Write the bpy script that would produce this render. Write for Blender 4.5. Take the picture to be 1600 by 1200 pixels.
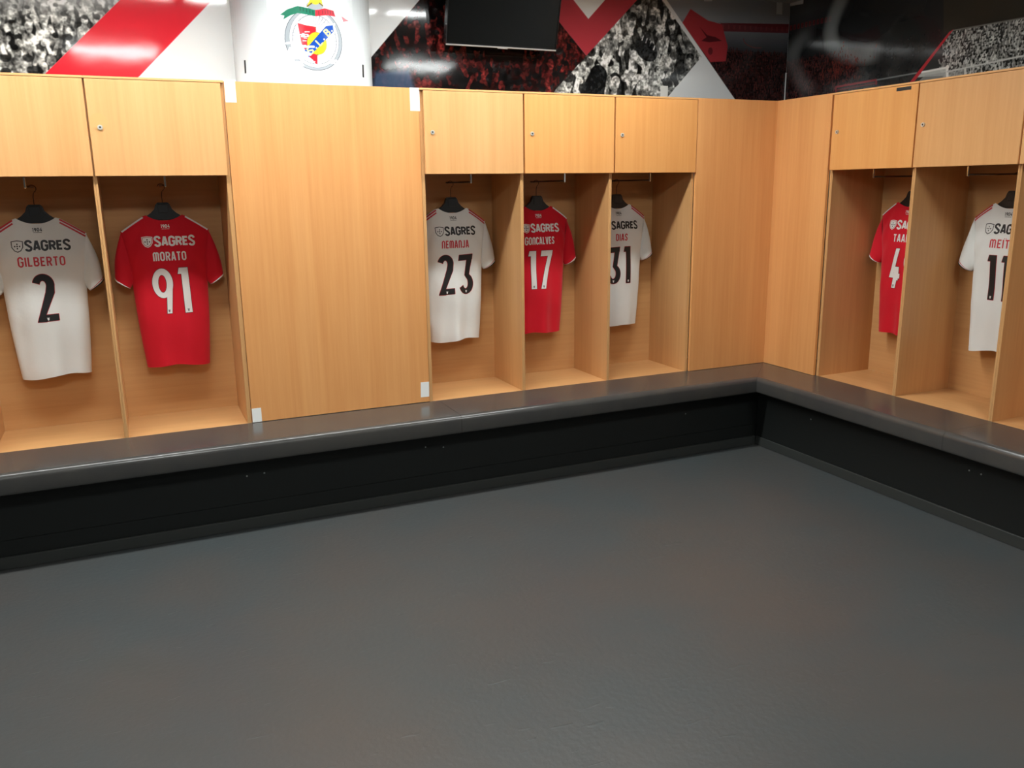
import bpy, bmesh, math, random
import numpy as np
from mathutils import Vector, Matrix
from mathutils.geometry import tessellate_polygon

for o in list(bpy.data.objects):
    bpy.data.objects.remove(o, do_unlink=True)
scene = bpy.context.scene
COL = scene.collection
random.seed(7)

# ------------------------------------------------------------------ camera
cam_d = bpy.data.cameras.new('camera')
cam = bpy.data.objects.new('camera', cam_d)
COL.objects.link(cam)
cam_d.sensor_width = 36.0
cam_d.lens = 29.53
cam_d.clip_start = 0.05
_yaw, _pit, _rol = math.radians(24.1312), math.radians(-13.1481), math.radians(-0.7799)
_fw = Vector((math.sin(_yaw) * math.cos(_pit), math.cos(_yaw) * math.cos(_pit), math.sin(_pit)))
_rt = Vector((math.cos(_yaw), -math.sin(_yaw), 0))
_up = _rt.cross(_fw)
_r2 = _rt * math.cos(_rol) + _up * math.sin(_rol)
_u2 = -_rt * math.sin(_rol) + _up * math.cos(_rol)
cam.matrix_world = Matrix(((_r2.x, _u2.x, -_fw.x, -3.6768), (_r2.y, _u2.y, -_fw.y, -4.2048), (_r2.z, _u2.z, -_fw.z, 1.571), (0, 0, 0, 1)))
scene.camera = cam

# ------------------------------------------------------------------ world, exposure
world = bpy.data.worlds.new('world')
scene.world = world
world.use_nodes = True
world.node_tree.nodes['Background'].inputs[0].default_value = (0.9, 0.95, 1.0, 1)
world.node_tree.nodes['Background'].inputs[1].default_value = 0.02
vs = scene.view_settings
vs.view_transform = 'Standard'
vs.look = 'None'
vs.exposure = 0.45
vs.gamma = 1.0
vs.use_curve_mapping = False
LAMP_COL = (0.955, 1.0, 0.985)
CEIL = 2.72
# (x, y, half length, half width, radiance, where) of each ceiling luminaire
LIGHTS = [(-1.38, -0.67, .60, .085, 39.0, 'right end of the row nearest the mural wall'),
          (-2.63, -0.67, .60, .085, 39.0, 'second from the right in the row nearest the mural wall'),
          (-3.88, -0.67, .60, .085, 39.0, 'third from the right in the row nearest the mural wall'),
          (-5.13, -0.67, .60, .085, 39.0, 'left end of the row nearest the mural wall'),
          (-1.00, -2.95, .29, .29, 21.0, 'right one of the middle row'),
          (-3.62, -2.95, .33, .29, 24.0, 'left one of the middle row'),
          (-2.30, -4.90, .30, .30, 9.0, 'right one of the back row'),
          (-5.10, -4.90, .30, .30, 9.0, 'left one of the back row')]

# ------------------------------------------------------------------ dimensions
HB, HD, HT, TOP = 0.450, 1.644, 2.050, 2.060
DOOR = 0.022           # door front stands this far in front of the carcass
DEPTH = 0.40
WALL = 0.43
XL, YF = -7.2, -6.6

# ------------------------------------------------------------------ helpers
def s2l(c):
    return tuple((v / 12.92 if v <= 0.04045 else ((v + 0.055) / 1.055) ** 2.4) for v in c)
def rgb(r, g, b):
    return s2l((r / 255.0, g / 255.0, b / 255.0))

def mat(name, color=(0.8, 0.8, 0.8), rough=0.5, metal=0.0, spec=0.5, emit=None, estr=0.0, coat=0.0, coat_r=0.1):
    m = bpy.data.materials.new(name)
    m.use_nodes = True
    b = m.node_tree.nodes['Principled BSDF']
    b.inputs['Base Color'].default_value = (*color, 1)
    b.inputs['Roughness'].default_value = rough
    b.inputs['Metallic'].default_value = metal
    b.inputs['Specular IOR Level'].default_value = spec
    b.inputs['Coat Weight'].default_value = coat
    b.inputs['Coat Roughness'].default_value = coat_r
    if emit:
        b.inputs['Emission Color'].default_value = (*emit, 1)
        b.inputs['Emission Strength'].default_value = estr
    return m

def nd(m, t, **kw):
    n = m.node_tree.nodes.new(t)
    for k, v in kw.items():
        setattr(n, k, v)
    return n
def lk(m, a, b):
    m.node_tree.links.new(a, b)

def wood(name, c1, c2, axis, rough=0.33):
    """beech laminate: fine streaks running along `axis`"""
    m = mat(name, c1, rough, spec=0.35)
    b = m.node_tree.nodes['Principled BSDF']
    tc = nd(m, 'ShaderNodeTexCoord')
    oi = nd(m, 'ShaderNodeObjectInfo')
    add = nd(m, 'ShaderNodeVectorMath', operation='ADD')
    sc = nd(m, 'ShaderNodeVectorMath', operation='SCALE')
    sc.inputs['Scale'].default_value = 7.0
    cmb = nd(m, 'ShaderNodeCombineXYZ')
    for i in range(3):
        lk(m, oi.outputs['Random'], cmb.inputs[i])
    lk(m, cmb.outputs[0], sc.inputs[0])
    lk(m, tc.outputs['Object'], add.inputs[0])
    lk(m, sc.outputs[0], add.inputs[1])
    mp = nd(m, 'ShaderNodeMapping')
    s = [55.0, 55.0, 55.0]
    s['xyz'.index(axis)] = 1.6
    mp.inputs['Scale'].default_value = s
    lk(m, add.outputs[0], mp.inputs['Vector'])
    n1 = nd(m, 'ShaderNodeTexNoise')
    n1.inputs['Scale'].default_value = 1.0
    n1.inputs['Detail'].default_value = 4.0
    n1.inputs['Roughness'].default_value = 0.6
    lk(m, mp.outputs[0], n1.inputs['Vector'])
    mp2 = nd(m, 'ShaderNodeMapping')
    s2 = [9.0, 9.0, 9.0]
    s2['xyz'.index(axis)] = 0.5
    mp2.inputs['Scale'].default_value = s2
    lk(m, add.outputs[0], mp2.inputs['Vector'])
    n2 = nd(m, 'ShaderNodeTexNoise')
    n2.inputs['Scale'].default_value = 1.0
    n2.inputs['Detail'].default_value = 2.0
    lk(m, mp2.outputs[0], n2.inputs['Vector'])
    av = nd(m, 'ShaderNodeMath', operation='ADD')
    lk(m, n1.outputs['Fac'], av.inputs[0])
    lk(m, n2.outputs['Fac'], av.inputs[1])
    mr = nd(m, 'ShaderNodeMapRange')
    mr.inputs['From Min'].default_value = 0.65
    mr.inputs['From Max'].default_value = 1.35
    lk(m, av.outputs[0], mr.inputs['Value'])
    mx = nd(m, 'ShaderNodeMix', data_type='RGBA')
    mx.inputs['A'].default_value = (*c1, 1)
    mx.inputs['B'].default_value = (*c2, 1)
    lk(m, mr.outputs[0], mx.inputs['Factor'])
    lk(m, mx.outputs['Result'], b.inputs['Base Color'])
    bp = nd(m, 'ShaderNodeBump')
    bp.inputs['Strength'].default_value = 0.03
    bp.inputs['Distance'].default_value = 0.002
    lk(m, n1.outputs['Fac'], bp.inputs['Height'])
    lk(m, bp.outputs[0], b.inputs['Normal'])
    return m

W1, W2 = rgb(214, 164, 110), rgb(200, 148, 95)
M_door = wood('beech_laminate_door', rgb(230, 175, 118), rgb(218, 159, 101), 'z')
M_door_b = wood('beech_laminate_door_warm', rgb(234, 170, 104), rgb(223, 154, 87), 'z')
M_panel = wood('beech_laminate_panel', rgb(234, 170, 108), rgb(221, 152, 91), 'z')
M_side = wood('beech_laminate_side', W1, W2, 'z')
M_back = wood('beech_laminate_back', W1, W2, 'x')
M_edge = mat('beech_edge_banding', rgb(226, 170, 112), 0.4, spec=0.35)
M_dark = mat('dark_gap', rgb(40, 32, 24), 0.8)
M_chrome = mat('chrome', rgb(215, 212, 205), 0.15, 1.0)
M_nickel = mat('nickel_lock', rgb(214, 210, 200), 0.35, 0.55)
M_key = mat('keyhole_black', rgb(30, 28, 26), 0.5)
M_wear = mat('worn_ring_varnish', rgb(216, 166, 106), 0.45, spec=0.3)
M_paper = mat('white_paper', rgb(240, 240, 236), 0.7)
M_tape = mat('black_tape', rgb(28, 28, 28), 0.6)
M_wallw = mat('white_wall_paint', rgb(232, 234, 232), 0.6)
M_ceil = mat('ceiling_grey', rgb(150, 152, 152), 0.8)
M_wallo = mat('dark_wall_paint', rgb(96, 92, 88), 0.6)
M_frame = mat('lamp_frame', rgb(225, 225, 225), 0.5)
M_hang = mat('hanger_black_plastic', rgb(26, 27, 28), 0.38)
M_wire = mat('hanger_hook_wire', rgb(92, 78, 66), 0.3, 0.9)
M_tv = mat('tv_screen_black', rgb(12, 13, 13), 0.12, spec=0.35)
M_tvb = mat('tv_bezel_black', rgb(12, 12, 13), 0.2)
M_tvs = mat('tv_silver_strip', rgb(228, 230, 232), 0.35, 0.7)
M_kick = mat('kick_board_black', rgb(32, 34, 33), 0.5, spec=0.25)
M_skirt = mat('skirting_charcoal', rgb(58, 60, 58), 0.5, spec=0.3)
M_screw = mat('screw_head', rgb(170, 172, 170), 0.35, 0.8)

def noise_mat(name, c1, c2, scale, rough, spec=0.5, bump=0.0, bscale=300.0, detail=3.0):
    m = mat(name, c1, rough, spec=spec)
    b = m.node_tree.nodes['Principled BSDF']
    tc = nd(m, 'ShaderNodeTexCoord')
    n = nd(m, 'ShaderNodeTexNoise')
    n.inputs['Scale'].default_value = scale
    n.inputs['Detail'].default_value = detail
    lk(m, tc.outputs['Object'], n.inputs['Vector'])
    mr = nd(m, 'ShaderNodeMapRange')
    mr.inputs['From Min'].default_value = 0.35
    mr.inputs['From Max'].default_value = 0.65
    lk(m, n.outputs['Fac'], mr.inputs['Value'])
    mx = nd(m, 'ShaderNodeMix', data_type='RGBA')
    mx.inputs['A'].default_value = (*c1, 1)
    mx.inputs['B'].default_value = (*c2, 1)
    lk(m, mr.outputs[0], mx.inputs['Factor'])
    lk(m, mx.outputs['Result'], b.inputs['Base Color'])
    if bump:
        n2 = nd(m, 'ShaderNodeTexNoise')
        n2.inputs['Scale'].default_value = bscale
        n2.inputs['Detail'].default_value = 4.0
        lk(m, tc.outputs['Object'], n2.inputs['Vector'])
        bp = nd(m, 'ShaderNodeBump')
        bp.inputs['Strength'].default_value = bump
        bp.inputs['Distance'].default_value = 0.004
        lk(m, n2.outputs['Fac'], bp.inputs['Height'])
        lk(m, bp.outputs[0], b.inputs['Normal'])
    return m
M_floor = noise_mat('dark_rubber_floor', rgb(67, 72, 73), rgb(74, 72, 70), 1.6, 0.42, 0.4, 0.25, 45.0)
def scuffs(m):
    b = m.node_tree.nodes['Principled BSDF']
    tc = nd(m, 'ShaderNodeTexCoord')
    mp = nd(m, 'ShaderNodeMapping')
    mp.inputs['Rotation'].default_value = (0, 0, math.radians(-28))
    mp.inputs['Scale'].default_value = (9.0, 46.0, 1.0)
    lk(m, tc.outputs['Object'], mp.inputs['Vector'])
    n = nd(m, 'ShaderNodeTexNoise')
    n.inputs['Scale'].default_value = 1.0
    n.inputs['Detail'].default_value = 2.0
    n.inputs['Distortion'].default_value = 0.6
    lk(m, mp.outputs[0], n.inputs['Vector'])
    r = nd(m, 'ShaderNodeMapRange')
    r.inputs['From Min'].default_value = 0.68
    r.inputs['From Max'].default_value = 0.76
    lk(m, n.outputs['Fac'], r.inputs['Value'])
    old = b.inputs['Normal'].links[0].from_socket
    bp = nd(m, 'ShaderNodeBump')
    bp.inputs['Strength'].default_value = 0.25
    bp.inputs['Distance'].default_value = 0.004
    lk(m, r.outputs[0], bp.inputs['Height'])
    lk(m, old, bp.inputs['Normal'])
    lk(m, bp.outputs[0], b.inputs['Normal'])
scuffs(M_floor)
M_seat = noise_mat('bench_slate_laminate', rgb(68, 67, 66), rgb(74, 72, 69), 6.0, 0.22, 0.5, 0.03, 200.0)

def link(o, parent=None):
    COL.objects.link(o)
    if parent is not None:
        o.parent = parent
    return o
def mesh_obj(name, bm, m, parent=None, smooth=False):
    me = bpy.data.meshes.new(name)
    bm.normal_update()
    bm.to_mesh(me)
    bm.free()
    if m:
        me.materials.append(m)
    if smooth:
        me.polygons.foreach_set('use_smooth', [True] * len(me.polygons))
    return link(bpy.data.objects.new(name, me), parent)
def tag(o, label=None, cat=None, group=None, kind=None):
    if label: o['label'] = label
    if cat: o['category'] = cat
    if group: o['group'] = group
    if kind: o['kind'] = kind
    return o
def empty(name, loc=(0, 0, 0), rz=0.0):
    o = bpy.data.objects.new(name, None)
    o.empty_display_size = 0.1
    o.location = loc
    o.rotation_euler = (0, 0, rz)
    return link(o)
def bm_box(bm, x0, x1, y0, y1, z0, z1, bev=0.0):
    vs_ = [bm.verts.new((x, y, z)) for x in (x0, x1) for y in (y0, y1) for z in (z0, z1)]
    fs = [(0, 1, 3, 2), (4, 6, 7, 5), (0, 4, 5, 1), (2, 3, 7, 6), (0, 2, 6, 4), (1, 5, 7, 3)]
    faces = [bm.faces.new([vs_[i] for i in f]) for f in fs]
    if bev:
        es = list({e for f in faces for e in f.edges})
        bmesh.ops.bevel(bm, geom=es, offset=bev, segments=1, affect='EDGES')
def box(name, x0, x1, y0, y1, z0, z1, m, parent=None, bev=0.0008):
    bm = bmesh.new()
    bm_box(bm, x0, x1, y0, y1, z0, z1, bev)
    return mesh_obj(name, bm, m, parent)
def tube(bm, pts, r, seg=8, cap=True):
    pts = [Vector(p) for p in pts]
    rings = []
    for i, p in enumerate(pts):
        d = (pts[min(i + 1, len(pts) - 1)] - pts[max(i - 1, 0)]).normalized()
        a = Vector((0, 0, 1)) if abs(d.z) < 0.9 else Vector((1, 0, 0))
        u = d.cross(a).normalized()
        w = d.cross(u)
        rr = r[i] if isinstance(r, (list, tuple)) else r
        rings.append([bm.verts.new(p + (u * math.cos(t) + w * math.sin(t)) * rr) for t in [2 * math.pi * k / seg for k in range(seg)]])
    for a, b in zip(rings, rings[1:]):
        for k in range(seg):
            bm.faces.new((a[k], a[(k + 1) % seg], b[(k + 1) % seg], b[k]))
    if cap:
        bm.faces.new(rings[0][::-1])
        bm.faces.new(rings[-1])
def extrude_profile(bm, prof, f0, f1):
    """prof: closed list of 2D points; f0/f1 map a profile point to the 3D point of each end"""
    a = [bm.verts.new(f0(p)) for p in prof]
    b = [bm.verts.new(f1(p)) for p in prof]
    n = len(prof)
    for i in range(n):
        bm.faces.new((a[i], a[(i + 1) % n], b[(i + 1) % n], b[i]))
    bm.faces.new(a[::-1])
    bm.faces.new(b)
    bmesh.ops.recalc_face_normals(bm, faces=bm.faces)

# ================================================================== the room
tag(box('floor', XL, WALL, YF, WALL, -0.10, 0.0, M_floor, bev=0), kind='structure')
tag(box('ceiling', XL, WALL, YF, WALL, CEIL, CEIL + 0.1, M_ceil, bev=0), kind='structure')
tag(box('wall_back', XL, WALL + 0.12, WALL, WALL + 0.12, 0, CEIL, M_wallw, bev=0), kind='structure')
tag(box('wall_right', WALL, WALL + 0.12, YF, WALL, 0, CEIL, M_wallw, bev=0), kind='structure')
tag(box('wall_left', XL - 0.12, XL, YF, WALL, 0, CEIL, M_wallo, bev=0), kind='structure')
tag(box('wall_front', XL, WALL, YF - 0.12, YF, 0, CEIL, M_wallo, bev=0), kind='structure')

# ceiling light panels (above the frame, seen as glints on the glossy mural)
for (lx, ly, hx, hy, rad, where) in LIGHTS:
    M_lamp = mat('lamp_diffuser', (1, 1, 1), 0.5, emit=LAMP_COL, estr=rad)
    t = empty('ceiling_light', (lx, ly, CEIL))
    tag(t, 'white ceiling light panel, ' + where, 'ceiling light', 'ceiling light panels')
    bm = bmesh.new()
    e = .015
    for (a, b, c, d) in ((-hx, hx, -hy, -hy + e), (-hx, hx, hy - e, hy), (-hx, -hx + e, -hy + e, hy - e), (hx - e, hx, -hy + e, hy - e)):
        bm_box(bm, a, b, c, d, -0.02, 0)
    mesh_obj('frame', bm, M_frame, t)
    box('diffuser', -hx + e, hx - e, -hy + e, hy - e, -0.014, -0.001, M_lamp, t, bev=0)

# ------------------------------------------------------------------ bench
R_ = 0.028
def seat_profile():
    p = [(0.0, HB)]
    for k in range(9):
        a = math.pi / 2 + k * (math.pi / 2) / 8
        p.append((-0.35 + R_ + R_ * math.cos(a), HB - R_ + R_ * math.sin(a)))
    r2 = 0.014
    for k in range(5):
        a = math.pi + k * (math.pi / 2) / 4
        p.append((-0.35 + r2 + r2 * math.cos(a), HB - 0.095 + r2 + r2 * math.sin(a)))
    p.append((0.0, HB - 0.095))
    return p
PROF = seat_profile()
def bench(name, label, is_main, ends, seams, screws):
    """local x runs along the wall (for the right wall local x = -world y)"""
    t = empty(name, (0, 0, 0), 0 if is_main else -math.pi / 2)
    tag(t, label, 'bench', 'slate benches under the lockers')
    e0, e1 = ends
    cuts = [e0] + seams + [e1]
    mit = (lambda p: p[0]) if is_main else (lambda p: -p[0])
    for k in range(len(cuts) - 1):
        a, b = cuts[k], cuts[k + 1]
        fa = (lambda p, a=a: Vector((a + 0.0006, p[0], p[1]))) if a != 'mitre' else (lambda p: Vector((mit(p) + 0.0005, p[0], p[1])))
        fb = (lambda p, b=b: Vector((b - 0.0006, p[0], p[1]))) if b != 'mitre' else (lambda p: Vector((mit(p) - 0.0005, p[0], p[1])))
        bm = bmesh.new()
        extrude_profile(bm, PROF, fa, fb)
        o = mesh_obj('seat_board', bm, M_seat, t)
        o.data.polygons.foreach_set('use_smooth', [len(p.vertices) == 4 and p.area > 0 for p in o.data.polygons])
        try:
            o.data.set_sharp_from_angle(angle=math.radians(35))
        except Exception:
            pass
    if is_main:
        a, b = e0, -0.250
        box('kick_board', a, b, -0.250, -0.232, 0.128, HB - 0.096, M_kick, t)
        box('kick_board', a, b, -0.247, -0.232, 0.0, 0.126, M_kick, t)
        box('skirting', a, -0.262, -0.262, -0.2475, 0.0, 0.054, M_skirt, t, bev=0.002)
        box('plinth', a, -3.213, 0.002, 0.42, 0.0, HB - 0.020, M_kick, t)
        box('plinth', -2.281, -0.002, 0.002, 0.42, 0.0, HB - 0.020, M_kick, t)
    else:
        a, b = 0.2505, e1
        box('kick_board', a, b, -0.250, -0.232, 0.0, HB - 0.096, M_kick, t)
        box('skirting', 0.2625, b, -0.262, -0.2505, 0.0, 0.054, M_skirt, t, bev=0.002)
        box('plinth', 0.002, b, 0.002, 0.42, 0.0, HB - 0.020, M_kick, t)
    for (sx, sz) in screws:
        bm = bmesh.new()
        bmesh.ops.create_uvsphere(bm, u_segments=8, v_segments=5, radius=0.0042)
        bmesh.ops.scale(bm, vec=(1, 0.5, 1), verts=bm.verts)
        bmesh.ops.translate(bm, vec=(sx, -0.2505, sz), verts=bm.verts)
        mesh_obj('screw', bm, M_screw, t, True)
    return t
bench('bench', 'long dark slate bench with rounded edge running below the wall of five lockers', True, (-6.2, 'mitre'), [-2.232], [(-3.204, 0.264), (-3.284, 0.261), (-2.397, 0.279), (-2.3, 0.265), (-0.784, 0.257)])
bench('bench', 'dark slate bench along the right-hand wall, meeting the longer bench in the corner', False, ('mitre', 3.4), [1.63], [(0.703, 0.268), (1.707, 0.272), (1.768, 0.272)])

# ------------------------------------------------------------------ lockers
def disc(bm, cx, cz, y0, y1, r, seg=18):
    a = [bm.verts.new((cx + r * math.cos(2 * math.pi * k / seg), y0, cz + r * math.sin(2 * math.pi * k / seg))) for k in range(seg)]
    b = [bm.verts.new((v.co.x, y1, v.co.z)) for v in a]
    for k in range(seg):
        bm.faces.new((a[k], b[k], b[(k + 1) % seg], a[(k + 1) % seg]))
    bm.faces.new(a)
    bm.faces.new(b[::-1])
    bmesh.ops.recalc_face_normals(bm, faces=bm.faces)
def locker(label, right_wall, x0, x1, tl, tr, d0, d1, mdoor, wear=False, lock=True, rod=None):
    """x0..x1 cell along the wall, tl/tr side thickness, d0..d1 door edges"""
    c = (x0 + x1) / 2
    t = empty('locker', (0, -c, HB - 0.018) if right_wall else (c, 0, HB - 0.018), -math.pi / 2 if right_wall else 0)
    tag(t, label, 'locker', 'open beech lockers with a closed upper door')
    Z = -(HB - 0.018)
    a, b = x0 - c, x1 - c
    box('side_panel', a + 0.0002, a + tl, 0, DEPTH + 0.012, HB + Z - 0.018, HT + Z, M_side, t)
    box('side_panel', b - tr, b - 0.0002, 0, DEPTH + 0.012, HB + Z - 0.018, HT + Z, M_side, t)
    box('back_panel', a + tl, b - tr, DEPTH, DEPTH + 0.012, HB + Z, HT + Z, M_back, t, bev=0)
    box('base_board', a + tl, b - tr, 0.0, DEPTH, HB + Z - 0.018, HB + Z, M_back, t)
    box('shelf', a + tl, b - tr, 0.004, DEPTH, HD + Z + 0.008, HD + Z + 0.026, M_back, t)
    box('top_board', a + 0.0002, b - 0.0002, -DOOR, DEPTH + 0.012, HT + Z + 0.0005, TOP + Z, M_edge, t)
    d = box('door', d0 - c, d1 - c, -DOOR, -0.003, HD + Z, HT + Z - 0.0015, mdoor, t, bev=0.0012)
    if lock:
        lx, lz = d0 - c + 0.041, 1.849 + Z
        bm = bmesh.new()
        disc(bm, lx, lz, -DOOR - 0.006, -DOOR, 0.0105)
        l = mesh_obj('lock', bm, M_nickel, d)
        l['label'] = 'round metal cam lock'
        bm = bmesh.new()
        disc(bm, lx, lz, -DOOR - 0.0064, -DOOR - 0.0055, 0.0042, 12)
        mesh_obj('keyhole', bm, M_key, d)
        if wear:
            bm = bmesh.new()
            disc(bm, lx - 0.004, lz + 0.022, -DOOR - 0.0004, -DOOR, 0.036, 28)
            mesh_obj('worn_patch', bm, M_wear, d)
    bm = bmesh.new()
    rx = 0.0
    rb_ = rx + ((rod - c) - rx) * (DEPTH - .03) / (.337 - .03) if rod is not None else 0
    tube(bm, [(rx, 0.03, 1.604 + Z), (rb_, DEPTH, 1.604 + Z)], 0.0042, 10)
    r = mesh_obj('hanging_rod', bm, M_wire, t, True)
    box('rod_bracket', rx - 0.005, rx + 0.005, 0.026, 0.034, 1.596 + Z, HD + Z + 0.008, M_chrome, r, bev=0.002)
    return t
g = 0.0045
locker('beech locker at the far left end of the wall, beyond the number 2 jersey', False, -4.888, -4.332, .009, .009, -4.888 + g, -4.332 - g, M_door)
locker('beech locker holding the white number 2 jersey, leftmost in view', False, -4.332, -3.782, .009, .009, -4.332 + g, -3.786, M_door, lock=False, rod=-4.058)
locker('beech locker holding the red number 91 jersey, left of the wide plain panel', False, -3.782, -3.212, .009, .020, -3.778, -3.226, M_door, True, rod=-3.506)
locker('beech locker holding the white number 23 jersey, right of the wide plain panel', False, -2.282, -1.719, .018, .009, -2.265, -1.718, M_door, True, rod=-2.003)
locker('beech locker holding the red number 17 jersey, warmer orange door', False, -1.719, -1.170, .009, .009, -1.708, -1.161, M_door_b, rod=-1.470)
locker('beech locker holding the white number 31 jersey, next to the corner', False, -1.170, -0.602, .009, .018, -1.152, -0.606, M_door_b, rod=-0.925)
locker('beech locker on the right wall with the red jersey whose number starts with 4', True, 0.462, 1.034, .020, .0105, 0.476, 1.032, M_door_b, rod=0.756)
locker('beech locker on the right wall with the white number 11 jersey', True, 1.034, 1.602, .0105, .0105, 1.040, 1.601, M_door, rod=1.352)
locker('beech locker cut off by the right edge of the picture', True, 1.602, 2.168, .0105, .0105, 1.609, 2.163, M_door, lock=False)

def panel(name, label, right_wall, x0, x1, y0, y1, z0, z1):
    c = (x0 + x1) / 2
    t = box(name, x0 - c, x1 - c, y0, y1, 0, z1 - z0, M_panel, None, bev=0.001)
    t.location = (0, -c, z0) if right_wall else (c, 0, z0)
    t.rotation_euler = (0, 0, -math.pi / 2 if right_wall else 0)
    return tag(t, label, 'panel', 'plain beech cover panels')
panel('cover_panel', 'wide plain beech panel between the 91 and 23 jerseys, below the round crest', False, -3.2105, -2.2835, -0.004, 0.014, HB + 0.002, TOP)
panel('cover_panel', 'plain beech corner panel to the right of the number 31 jersey', False, -0.600, -0.002, -0.020, -0.002, HB + 0.001, TOP)
panel('cover_panel', 'narrow plain beech corner panel on the right wall beside the red jersey', True, 0.0205, 0.460, -0.020, -0.002, HB + 0.001, TOP)

# paper tags and tape
def card(name, label, x0, x1, y0, y1, z0, z1, m, cat, group, rz=0.0, tilt=0.0):
    w, h = (x1 - x0) / 2, z1 - z0
    t = box(name, -w, w, y0 - y1, 0, 0, h, m, None, bev=0)
    t.location = ((x0 + x1) / 2, y1, z0)
    t.rotation_euler = (0, tilt, rz)
    return tag(t, label, cat, group)
PT = 'white paper tags'
card('paper_tag', 'white paper tag at the top left corner of the wide plain panel', -3.206, -3.158, -0.0048, -0.004, 1.968, 2.066, M_paper, 'paper tag', PT)
card('paper_tag', 'white paper tag at the top right corner of the wide plain panel', -2.329, -2.279, -0.0048, -0.004, 1.951, 2.061, M_paper, 'paper tag', PT)
card('paper_tag', 'white paper tag at the bottom left corner of the wide plain panel', -3.209, -3.164, -0.0048, -0.004, 0.4525, 0.523, M_paper, 'paper tag', PT, tilt=0.0)
card('paper_tag', 'white paper tag at the bottom right corner of the wide plain panel', -2.333, -2.286, -0.0048, -0.004, 0.480, 0.562, M_paper, 'paper tag', PT, tilt=0.03)
tg = (-0.5629, 2.1762), (-0.5083, 2.1097)
card('paper_tag', 'small white paper tag on the mural above the number 31 locker', tg[0][0], tg[1][0], 0.4265, 0.4275, 2.055, tg[0][1], M_paper, 'paper tag', PT)
bt = box('black_label', -0.045, 0.045, -0.0008, 0, 0, 0.017, M_tape, None, bev=0)
bt.location = (-DOOR, -0.944, 2.024); bt.rotation_euler = (0, 0, -math.pi / 2)
tag(bt, 'black strip label at the top of the locker door above the red number 4 jersey', 'label')

# ================================================================== flat print helpers (raster in wall metres)
class Canvas:
    def __init__(s, x0, x1, z0, z1, res, base):
        s.x = np.arange(x0, x1 + res * .5, res)
        s.z = np.arange(z0, z1 + res * .5, res)
        s.res = res
        s.c = np.empty((len(s.z), len(s.x), 3))
        s.c[:] = base
    def _win(s, xa, xb, za, zb):
        i0, i1 = np.searchsorted(s.x, (xa - s.res * 2, xb + s.res * 2))
        j0, j1 = np.searchsorted(s.z, (za - s.res * 2, zb + s.res * 2))
        return i0, i1, j0, j1
    def put(s, sdf, bb, col, alpha=1.0, soft=None):
        i0, i1, j0, j1 = s._win(*bb)
        if i1 <= i0 or j1 <= j0:
            return
        X, Z = np.meshgrid(s.x[i0:i1], s.z[j0:j1])
        soft = soft or s.res
        m = np.clip(0.5 - sdf(X, Z) / soft, 0, 1)[..., None] * alpha
        w = s.c[j0:j1, i0:i1]
        w[:] = w * (1 - m) + np.array(col) * m
    def mask_poly(s, pts):
        X, Z = np.meshgrid(s.x, s.z)
        return np.clip(0.5 - poly_sdf(pts)(X, Z) / s.res, 0, 1)[..., None]
    def poly(s, pts, col, alpha=1.0, soft=None):
        xs = [p[0] for p in pts]; zs = [p[1] for p in pts]
        s.put(poly_sdf(pts), (min(xs), max(xs), min(zs), max(zs)), col, alpha, soft)
    def ell(s, cx, cz, rx, rz, col, alpha=1.0, soft=None, rot=0.0):
        ca, sa = math.cos(rot), math.sin(rot)
        R = max(rx, rz)
        def f(X, Z):
            u = ((X - cx) * ca + (Z - cz) * sa) / rx
            v = (-(X - cx) * sa + (Z - cz) * ca) / rz
            return (np.sqrt(u * u + v * v) - 1) * min(rx, rz)
        s.put(f, (cx - R, cx + R, cz - R, cz + R), col, alpha, soft)
    def cap(s, p, q, r, col, alpha=1.0, soft=None, r2=None):
        r2 = r if r2 is None else r2
        dx, dz = q[0] - p[0], q[1] - p[1]
        L = dx * dx + dz * dz + 1e-12
        def f(X, Z):
            t = np.clip(((X - p[0]) * dx + (Z - p[1]) * dz) / L, 0, 1)
            return np.hypot(X - p[0] - t * dx, Z - p[1] - t * dz) - (r + (r2 - r) * t)
        R = max(r, r2)
        s.put(f, (min(p[0], q[0]) - R, max(p[0], q[0]) + R, min(p[1], q[1]) - R, max(p[1], q[1]) + R), col, alpha, soft)
    def line(s, pts, r, col, alpha=1.0, soft=None):
        for p, q in zip(pts, pts[1:]):
            s.cap(p, q, r, col, alpha, soft)
    def ring(s, cx, cz, rx, rz, w, col, alpha=1.0, a0=0, a1=360, n=48):
        pts = [(cx + rx * math.cos(math.radians(a0 + (a1 - a0) * k / n)), cz + rz * math.sin(math.radians(a0 + (a1 - a0) * k / n))) for k in range(n + 1)]
        s.line(pts, w, col, alpha)
    def copy_blank(s, base):
        c = Canvas.__new__(Canvas)
        c.x, c.z, c.res = s.x, s.z, s.res
        c.c = np.empty_like(s.c); c.c[:] = base
        return c
    def blend(s, other, mask):
        s.c = s.c * (1 - mask) + other.c * mask
def poly_sdf(pts):
    """even-odd polygon, signed distance (works for concave outlines)"""
    P = np.array(pts, float)
    Q = np.roll(P, -1, 0)
    def f(X, Z):
        d = np.full(X.shape, 1e9)
        ins = np.zeros(X.shape, bool)
        for (ax, az), (bx, bz) in zip(P, Q):
            ex, ez = bx - ax, bz - az
            t = np.clip(((X - ax) * ex + (Z - az) * ez) / (ex * ex + ez * ez + 1e-12), 0, 1)
            d = np.minimum(d, np.hypot(X - ax - t * ex, Z - az - t * ez))
            if ez != 0:
                c = ((az > Z) != (bz > Z)) & (X < ex * (Z - az) / ez + ax)
                ins ^= c
        return np.where(ins, -d, d)
    return f
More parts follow.
